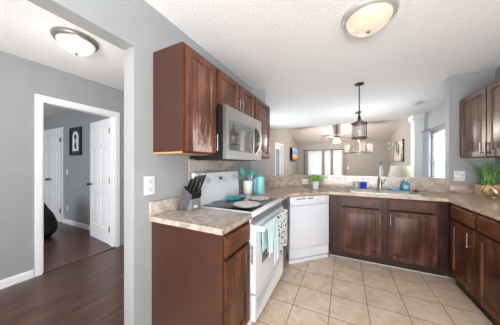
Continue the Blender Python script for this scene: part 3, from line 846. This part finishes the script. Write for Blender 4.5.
MB().tube([(0, 0, 1.99), (0, 0, 1.85)], .012, 10).build('socket', 'dark_metal', t)
MB().sphere((0, 0, 1.81), .03, sz=1.3).build('bulb', plain('unlit_bulb', (236, 232, 222), .2), t)

# dining chandelier
cx, cy = ux(358.5, 4.95), 4.95
t = thing('chandelier', 'nickel three arm chandelier with lit glass shades over the dining area', 'chandelier', (cx, cy, 0))
MB().lathe([(0, 0), (.06, 0), (.06, -.02), (0, -.025)], (0, 0, CEIL), 20).build('canopy', 'nickel_dull', t)
MB().tube([(0, 0, CEIL - .02), (0, 0, 1.80)], .009, 10).build('stem', 'nickel_dull', t)
Rr = .285
pts = [(Rr * math.cos(2 * PI * k / 40), Rr * math.sin(2 * PI * k / 40), 1.545) for k in range(40)]
MB().tube(pts, .013, 8, closed=True).build('ring', 'nickel_dull', t)
vr = .4585
for k, a in enumerate((.145, 2.02, -1.84)):
    a += vr
    ca, sa = math.cos(a), math.sin(a)
    MB().tube([(.01 * ca, .01 * sa, 1.82), (Rr * ca, Rr * sa, 1.545)], .008, 8).build('arm', 'nickel_dull', t)
    o = MB().lathe([(.018, -.03), (.025, 0), (.05, .006), (0, .006)], (Rr * ca, Rr * sa, 1.56), 16).build('lamp_holder', 'nickel_dull', t)
    MB().lathe([(.0, .004), (.052, .004), (.056, .19), (.053, .19), (.05, .01), (0, .01)], (Rr * ca, Rr * sa, 1.56), 24, cap=False).build('lamp_shade', 'shade_glow', t)

# ceiling fan in the living room
fx, fy = -.29, 8.3
t = thing('ceiling_fan', 'ceiling fan with dark blades and lit lamps in the living room', 'ceiling fan', (fx, fy, 0))
MB().lathe([(0, 0), (.07, 0), (.06, -.06), (.02, -.08), (0, -.08)], (0, 0, 3.06), 20).build('canopy', 'dark_metal', t)
MB().tube([(0, 0, 3.0), (0, 0, 2.40)], .014, 10).build('downrod', 'dark_metal', t)
MB().lathe([(0, 0), (.06, 0), (.12, -.03), (.13, -.08), (.09, -.12), (.05, -.14), (0, -.14)], (0, 0, 2.42), 24).build('motor', 'nickel_dull', t)
for k in range(5):
    a = .4585 - .12 + k * 2 * PI / 5
    m = Matrix.Translation((0, 0, 2.335)) @ Matrix.Rotation(a, 4, 'Z') @ Matrix.Rotation(.2, 4, 'X')
    MB().prism([(.1, -.03), (.2, -.055), (.6, -.07), (.65, -.04), (.65, .04), (.6, .07), (.2, .055), (.1, .03)], -.005, .005, mat=m).build('blade', 'blade', t)
for k in range(3):
    a = .4585 + PI * .5 + k * 2 * PI / 3 + .5
    m = Matrix.Translation((.085 * math.cos(a), .085 * math.sin(a), 2.27))
    MB().lathe([(.02, 0), (.035, -.02), (.06, -.09), (.065, -.12), (0, -.12)], seg=16, mat=m).build('lamp_shade', 'bulb_warm', t)

# vents
t = thing('ceiling_vent', 'pale register grille on the sloped living room ceiling', 'vent', (ux(325.5, 9.9), 9.75, 3.06 - (9.75 - 8.3) * .29167 - .002))
mm = Matrix.Rotation(-math.atan(.29167), 4, 'X')
b = MB().prism(rect(-.2, .2, -.1, .1), -.012, 0, [rect(-.18, .18, -.08, .08)], mat=mm); b.build('frame', plain('vent_grey', (190, 186, 184), .5), t)
b = MB()
for i in range(9): b.box(-.18, .18, -.08 + i * .018, -.07 + i * .018, -.009, -.003, mat=mm)
b.build('louvre', plain('vent_louvre', (160, 156, 154), .5), t)
t = thing('ceiling_vent', 'small flat vent on the dining area ceiling near the column', 'vent', (1.28, 4.72, CEIL))
MB().prism(rect(-.075, .075, -.15, .15), -.008, 0, [rect(-.055, .055, -.13, .13)]).build('frame', 'plate', t)
b = MB()
for i in range(6): b.box(-.052 + i * .019, -.042 + i * .019, -.13, .13, -.006, -.001)
b.build('louvre', plain('vent_louvre_grey', (186, 184, 182), .5), t)

# ------------------------------------------------------------------ things on the walls
# framed print in the bedroom
t = thing('picture_frame', 'black framed print with white arched figure on the bedroom wall', 'picture', (-5.02, 1.99, 1.765))
x0, x1, z0, z1 = -.235, .235, -.29, .29
MB().prism(rect(x0, x1, z0, z1), -.03, 0, [rect(x0 + .06, x1 - .06, z0 + .045, z1 - .045)], mat=XZ).build('frame', 'frame_black', t)
MB().box(x0 + .055, x1 - .055, -.012, -.002, z0 + .04, z1 - .04).build('mat_board', 'ink', t)
arch = [(-.125, -.2), (.125, -.2), (.125, .08)] + [(.125 * math.cos(a), .08 + .125 * math.sin(a)) for a in [i * PI / 12 for i in range(1, 12)]] + [(-.125, .08)]
MB().prism(arch, -.016, -.012, mat=XZ).build('print', 'paper', t)
b = MB().sphere((0, -.017, .09), .055, sy=.08); b.box(-.01, .01, -.02, -.016, -.02, .06); b.sphere((0, -.017, -.09), .05, sx=.9, sy=.08, sz=1.5)
b.build('figure', 'ink', t)
# wall mounted screen in the living room
def tv_mat():
    m, nt, b = new_mat('beach_screen')
    n = noise(nt, 6, 3, coords(nt))
    tc = nt.nodes.new('ShaderNodeTexCoord'); sp = nt.nodes.new('ShaderNodeSeparateXYZ'); nt.links.new(tc.outputs['Object'], sp.inputs[0])
    ad = nt.nodes.new('ShaderNodeMath'); ad.operation = 'MULTIPLY_ADD'; ad.inputs[1].default_value = .5
    nt.links.new(n.outputs[0], ad.inputs[0]); nt.links.new(sp.outputs[2], ad.inputs[2])
    c = ramp(nt, ad.outputs[0], [(.02, (150, 92, 40)), (.16, (226, 186, 110)), (.26, (70, 128, 190)), (.42, (110, 160, 214)), (.55, (238, 190, 160))])
    nt.links.new(c, b.inputs['Base Color']); nt.links.new(c, b.inputs['Emission Color']); b.inputs['Emission Strength'].default_value = .35
    b.inputs['Roughness'].default_value = .25
    return m
t = thing('television', 'black framed screen showing a beach scene on the left living room wall', 'television', (XL + .0, 9.5, 1.77), R90 * 1.0)
MB().box(-.52, .52, -.15, -.05, -.3, .3, .008).build('case', 'black', t)
MB().box(-.5, .5, -.152, -.149, -.28, .28).build('screen', tv_mat(), t)
MB().box(-.1, .1, -.06, 0, -.1, .1).build('wall_mount', 'black', t)
# canvas on the right living wall
t = thing('wall_art', 'dark and white abstract canvas on the right living room wall', 'picture', (XV, 8.75, 1.755), -R90)
def art_mat():
    m, nt, b = new_mat('abstract_canvas')
    v = coords(nt, (3, 1, 1.2))
    n = noise(nt, 1.1, 4, v, .6, .8)
    nt.links.new(ramp(nt, n.outputs[0], [(.38, (42, 42, 44)), (.47, (120, 116, 112)), (.56, (206, 202, 196)), (.7, (150, 146, 142))]), b.inputs['Base Color'])
    b.inputs['Roughness'].default_value = .7
    return m
MB().box(-.76, .76, -.05, 0, -.36, .36, .004).build('canvas', art_mat(), t)
MB().prism(rect(-.78, .78, -.38, .38), -.03, -.0, [rect(-.761, .761, -.361, .361)], mat=XZ).build('frame', 'frame_black', t)

# table lamp beyond the half wall
lx, ly = ux(400.5, 5.0), 5.0
t = thing('floor_lamp', 'lamp with cream bell shade showing just above the bar ledge', 'lamp', (lx, ly, 0))
MB().lathe([(0, 0), (.14, 0), (.14, .015), (.03, .03), (0, .03)], seg=24).build('base', 'dark_metal', t)
MB().tube([(0, 0, .02), (0, 0, 1.0)], .012, 10).build('pole', 'dark_metal', t)
MB().lathe([(.235, .965), (.215, 1.03), (.185, 1.15), (.165, 1.26), (.162, 1.26), (.182, 1.15), (.212, 1.03), (.232, .965), (.235, .965)], seg=32, cap=False).build('lamp_shade', 'lamp_shade', t)
MB().sphere((0, 0, 1.06), .035).build('bulb', 'plate', t)

# black seat in the bedroom
bag = MB().lathe([(0, 0), (.24, .01), (.31, .1), (.32, .22), (.29, .36), (.24, .47), (.2, .56), (.15, .64), (.07, .69), (0, .70)], seg=28)
for v in bag.bm.verts:
    v.co.x += .03 * math.sin(9 * v.co.z + 3 * v.co.y) ; v.co.y += .025 * math.sin(7 * v.co.z + 4 * v.co.x)
o = bag.build('beanbag', 'bag'); o.location = (-4.82, 1.27, 0.0); o.scale = (1, 1, 1.08)
tag(o, 'black slumped soft seat on the dark bedroom floor behind the door casing', 'beanbag')

# ------------------------------------------------------------------ things on the worktops
# knife block
t = thing('knife_block', 'grey slanted knife block with black handled knives on left countertop', 'knife block', (-1.165, 1.225, CT1 + .001), 0)
MB().prism([(-.085, 0), (.012, 0), (.072, .125), (-.02, .19)], -.055, .055, mat=XZ).build('slanted_body', 'knife_grey', t)
MB().prism([(.013, .0), (.066, 0), (.066, .095), (.0586, .095)], -.0545, .0545, mat=XZ).build('front_body', 'knife_light', t)
MB().prism([(.073, .1255), (.076, .129), (-.017, .195), (-.0195, .1905)], -.0555, .0555, mat=XZ).prism([(.0587, .096), (.0625, .096), (.0765, .1245), (.0725, .1245)], -.0555, .0555, mat=XZ).build('slot_plate', 'black', t)
MB().box(.0662, .0675, -.028, .01, .022, .042).build('name_badge', 'plate', t)
dirv = Vector((.092, 0, .19)).normalized() ; base = Vector((.028, 0, .155)); nrm = Vector((-.092, 0, .065)).normalized()
kb = []
for r_, (offs, L) in enumerate(((-.035, .175), (.0, .135), (.03, .1))):
    for yv in ((-.035, 0, .035) if r_ == 0 else (-.037, -.012, .013, .038)):
        p = base - Vector((-.092, 0, .065)).normalized() * offs * -1 + Vector((0, yv, 0))
        p0 = p - dirv * .012; p1 = p + dirv * L
        k = MB().tube([p0, p0 + dirv * .02, p0 + dirv * L * .55, p1 - dirv * .012, p1], [.0065, .0095, .0085, .0105, .007], 8, flat=1.0)
        k = k.build('knife', 'black', t)
        MB().sphere(p1 - dirv * .002, .0065, u=8, v=6).build('end_cap', 'nickel', k)
MB().tube([(.062, -.02, .12), (.10, -.02, .15), (.115, .0, .165), (.10, .02, .15), (.062, .02, .12)], .006, 8).build('scissor_handle', 'black', t)

# burner covers and spoon rest
def cover(loc, r, label):
    t = thing('burner_cover', label, 'burner cover', loc, random.random(), 'printed burner covers')
    MB().lathe([(0, 0), (r, 0), (r, .007), (r * .98, .009), (r * .93, .009), (r * .93, .0095), (0, .0095)], seg=36).build('rim', plain('grey_rim', (120, 120, 122), .4, .4), t)
    MB().lathe([(r * .95, .0092), (r * .95, .0108), (0, .0108)], seg=36).build('printed_top', 'burner_print', t)
cover((-.815, 1.58, .9185), .13, 'larger round printed burner cover on the near front burner')
cover((-.83, 1.905, .9185), .115, 'round printed burner cover on the far front burner')
t = thing('spoon_rest', 'teal oval spoon rest on the back of the black cooktop', 'spoon rest', (-1.06, 1.75, .919), .9)
b = MB().lathe([(0, 0), (.07, 0), (.085, .012), (.092, .028), (.088, .03), (.08, .016), (.065, .008), (0, .008)], seg=28)
for v in b.bm.verts: v.co.y *= .72
b.build('dish', 'teal_dish', t)
MB().tube([(.075, 0, .022), (.12, 0, .026), (.15, 0, .03)], [.014, .014, .01], 10).build('handle', 'teal_dish', t)
# crock with utensils and canisters
t = thing('utensil_crock', 'white ceramic crock holding teal utensils behind the range', 'crock', (-1.12, 2.21, CT1 + .001))
MB().lathe([(0, 0), (.056, 0), (.058, .01), (.06, .165), (.056, .165), (.053, .02), (0, .02)], seg=28).build('crock', 'white_cer', t)
def utensil(lab, ax, ay, L, kind, bx, by):
    u = thing('utensil', lab, 'utensil', (-1.12, 2.21, CT1 + .022), 0, 'teal utensils in the crock')
    p0 = Vector((bx, by, .004)); d = Vector((ax, ay, 1)).normalized(); p1 = p0 + d * L
    MB().tube([p0, p1], .005, 8).build('handle', 'white_cer' if kind != 'spat' else 'teal_dark', u)
    if kind == 'spoon':
        bb = MB().sphere((0, 0, 0), .03, sy=.3, sz=1.35)
    else:
        bb = MB().box(-.028, .028, -.004, .004, -.045, .045, .004)
    rot = Vector((0, 0, 1)).rotation_difference(d).to_matrix().to_4x4()
    for v in bb.bm.verts: v.co = Matrix.Translation(p1 + d * .03) @ rot @ Matrix.Rotation(.4585, 4, 'Z') @ v.co
    bb.build('head', 'teal_dark', u)
utensil('broad teal spatula leaning left out of the white crock', -.2, -.1, .235, 'spat', -.008, -.01)
utensil('teal spoon leaning right out of the white crock', .16, .12, .215, 'spoon', .015, .0)
utensil('teal turner standing at the back of the crock', .02, .16, .18, 'spoon', -.005, .025)
for lab, (x, y), r, h in (('tall pale teal canister right of the white crock', (-.985, 2.30), .055, .20), ('shorter pale teal canister between crock and tall canister', (-1.075, 2.36), .05, .165)):
    t = thing('canister', lab, 'canister', (x, y, CT1 + .001), 0, 'teal canisters')
    MB().lathe([(0, 0), (r, 0), (r, h), (0, h)], seg=28).build('jar', 'teal', t)
    l = MB().lathe([(0, h), (r * 1.03, h), (r * 1.03, h + .016), (r * .5, h + .022), (0, h + .022)], seg=28).build('lid', 'teal', t)
    MB().sphere((0, 0, h + .032), .013).build('lid_knob', 'teal', l)

# towels on the oven handle
def towel(name, lab, y0, y1, front, back, mat, x_off=0.0, rot=0):
    t = thing(name, lab, 'towel', (-.57, 0, .785), 0, 'dish towels on the oven handle')
    b = MB(); n, pr = 12, []
    r = .021 + x_off
    pr += [(r * 1.0 + .004 * k / 5, -front * (1 - k / 6)) for k in range(6)]
    pr += [(r * math.cos(a), r * math.sin(a)) for a in [i * PI / 8 for i in range(0, 9)]]
    pr += [(-r - .0, -back * k / 4) for k in range(1, 5)]
    def P(i, j, off):
        px, pz = pr[j]; s = i / n
        L = abs(pz) if pz < 0 else 0
        wob = .008 * math.sin(2 * PI * 1.6 * s + L * 3) * min(1, L / .1) * (1 if px > 0 else .3)
        dr = Vector((px, pz)).normalized() if pz >= 0 else Vector((1 if px > 0 else -1, 0))
        y = y0 + (y1 - y0) * (.5 + (s - .5) * (1 - .04 * min(1, L / .3)))
        return (px + dr.x * off + wob * (1 if px > 0 else 0) + (max(0, L - .03) * .04 if px > 0 else 0), y, pz + dr.y * off + (.03 * (s - .5) * (L / .3) if px > 0 else 0))
    A = [[b.bm.verts.new(P(i, j, 0)) for j in range(len(pr))] for i in range(n + 1)]
    B = [[b.bm.verts.new(P(i, j, .004)) for j in range(len(pr))] for i in range(n + 1)]
    m = len(pr) - 1
    for i in range(n):
        for j in range(m):
            b.bm.faces.new((A[i][j], A[i + 1][j], A[i + 1][j + 1], A[i][j + 1])); b.bm.faces.new((B[i][j], B[i][j + 1], B[i + 1][j + 1], B[i + 1][j]))
        for j in (0, m): b.bm.faces.new((A[i][j], A[i + 1][j], B[i + 1][j], B[i][j]))
    for i in (0, n):
        for j in range(m): b.bm.faces.new((A[i][j], A[i][j + 1], B[i][j + 1], B[i][j]))
    b.build('cloth', mat, t)
towel('dish_towel', 'short pale aqua towel nearest on the oven handle', 1.43, 1.535, .22, .2, 'towel_teal')
towel('dish_towel', 'long pale aqua towel at the middle of the oven handle', 1.54, 1.69, .33, .25, 'towel_teal')
towel('dish_towel', 'white towel with dark print on far end of the oven handle', 1.695, 2.0, .31, .25, 'towel_print')

# small potted plant
t = thing('potted_plant', 'small leafy green plant in pale grey pot in the corner of the countertop', 'plant', (-.40, 3.085, CT1 + .001))
MB().lathe([(0, 0), (.044, 0), (.055, .115), (.05, .115), (.046, .09), (0, .09)], seg=4 * 6).build('pot', 'pot_grey', t)
MB().lathe([(0, 0), (.047, 0), (0, .004)], (0, 0, .095), 16).build('soil', 'soil', t)
b = MB()
for i in range(120):
    a = random.uniform(0, 2 * PI); el = random.uniform(.1, 1.45); R = random.uniform(.05, .12)
    c = Vector((R * 1.1 * math.cos(a) * math.cos(el), R * 1.1 * math.sin(a) * math.cos(el), .115 + R * math.sin(el) * .85))
    L = random.uniform(.022, .04); w = L * .55
    m = Matrix.Translation(c) @ Matrix.Rotation(a, 4, 'Z') @ Matrix.Rotation(random.uniform(-.6, .5), 4, 'Y') @ Matrix.Rotation(random.uniform(-.5, .5), 4, 'X')
    ps = [(0, 0, 0), (L * .4, w * .5, .004), (L, 0, -.006), (L * .4, -w * .5, .004)]
    vs = [b.bm.verts.new(m @ Vector(p)) for p in ps] + [b.bm.verts.new(m @ (Vector(p) + Vector((0, 0, -.0015)))) for p in ps]
    b.bm.faces.new(vs[:4]); b.bm.faces.new(vs[7:3:-1])
    for k in range(4): b.bm.faces.new((vs[k], vs[(k + 1) % 4], vs[4 + (k + 1) % 4], vs[4 + k]))
for i in range(24):
    a = 2 * PI * i / 24; e = random.uniform(.03, .08)
    b.tube([(0.01 * math.cos(a), .01 * math.sin(a), .09), (e * math.cos(a), e * math.sin(a), .16 + random.uniform(0, .03))], .0014, 4)
b.build('foliage', 'leaf', t)

# grass plant and gold knot by the right wall
t = thing('potted_grass', 'tall green grass plant in tan planter by the right wall', 'plant', (1.545, 3.31, CT1 + .001), .1)
pl = MB().prism(rect(-.085, .085, -.085, .085), 0, .13, [])
pl.build('planter', 'planter', t)
MB().box(-.08, .08, -.08, .08, .1302, .134).build('soil', 'soil', t)
b = MB()
for i in range(95):
    a = random.uniform(0, 2 * PI); r0 = random.uniform(0, .06)
    p = Vector((r0 * math.cos(a) * 1.2, r0 * math.sin(a), .125)); le = random.uniform(.06, .2) * (.4 + r0 / .06)
    h = random.uniform(.2, .35)
    d = Vector((math.cos(a), math.sin(a), 0))
    tipx = d * le; 
    if p.x + tipx.x > .115: tipx.x = .115 - p.x
    if p.y + tipx.y > .14: tipx.y = .14 - p.y
    w = .007; sd = Vector((-d.y, d.x, 0))
    rows = []
    for k in range(5):
        s_ = k / 4
        c = p + tipx * (s_ ** 1.8) + Vector((0, 0, h * (s_ - .12 * s_ ** 3)))
        ww = w * (1 - s_ * .93)
        rows.append((c - sd * ww, c + d * .0015 + Vector((0, 0, .0)), c + sd * ww))
    vv = [[b.bm.verts.new(q_) for q_ in r] for r in rows]
    for k in range(4):
        for j in range(2): b.bm.faces.new((vv[k][j], vv[k][j + 1], vv[k + 1][j + 1], vv[k + 1][j]))
        b.bm.faces.new((vv[k][2], vv[k][0], vv[k + 1][0], vv[k + 1][2]))
b.build('grass_blade', 'grass', t)['kind'] = 'stuff'
t = thing('gold_knot', 'looped gold metal knot ornament in front of the grass plant', 'ornament', (1.475, 3.08, CT1 + .001))
def loop(R, tilt, az, c, sq=1.0):
    m = Matrix.Translation(c) @ Matrix.Rotation(az, 4, 'Z') @ Matrix.Rotation(tilt, 4, 'X')
    return [m @ Vector((R * math.cos(q_), 0, sq * R * math.sin(q_))) for q_ in [2 * PI * k / 36 for k in range(36)]]
for (R_, ti, az, cz, sq) in ((.094, .35, .4, .078, .85), (.09, -.5, 1.2, .078, .88), (.092, .25, -.35, .072, .78)):
    MB().tube(loop(R_, ti, az, (0, 0, cz + .006), sq), .0085, 8, closed=True, flat=1.6).build('loop', 'gold', t)

# by the sink
t = thing('votive', 'small mosaic glass votive left of the blue one behind the sink', 'votive', (.159, 3.39, CT1 + .001))
MB().lathe([(0, 0), (.036, 0), (.04, .014), (.042, .1), (.038, .1), (.036, .014), (0, .014)], seg=24).build('glass_cup', 'votive', t)
t = thing('votive', 'small cobalt blue glass votive behind the sink', 'votive', (.256, 3.39, CT1 + .001))
MB().lathe([(0, 0), (.038, 0), (.041, .014), (.042, .105), (.038, .105), (.036, .014), (0, .014)], seg=24).build('glass_cup', 'blue_glass', t)
t = thing('soap_bottle', 'blue liquid soap bottle with white cap right of the faucet', 'bottle', (.766, 3.4, CT1 + .001))
b = MB().lathe([(0, 0), (.045, 0), (.049, .01), (.049, .09), (.042, .115), (.017, .13), (.017, .138), (0, .138)], seg=24)
for v in b.bm.verts: v.co.y *= .65
b.build('bottle', 'soap', t)
MB().lathe([(0, .136), (.017, .136), (.017, .16), (.012, .166), (0, .166)], seg=16).build('cap', 'plate', t)
b = MB().box(-.028, .028, -.0345, -.031, .03, .085, .001); b.build('label_patch', plain('pale_blue_label', (150, 196, 216), .4), t)
t = thing('sponge_dish', 'shallow blue sponge dish with white scrubber right of the faucet', 'dish', (.638, 3.385, CT1 + .001))
MB().box(-.07, .07, -.035, .035, 0, .02, .006).build('sponge', 'sponge', t)
MB().box(-.045, .045, -.022, .022, .02, .03, .004).build('scrubber', 'plate', t)
t = thing('sink_stopper', 'dark sink stopper lying right of the soap bottle', 'stopper', (.875, 3.37, CT1 + .001))
MB().lathe([(0, 0), (.03, 0), (.032, .008), (.012, .016), (.012, .026), (0, .028)], seg=20).build('disc', 'knob_dark', t)
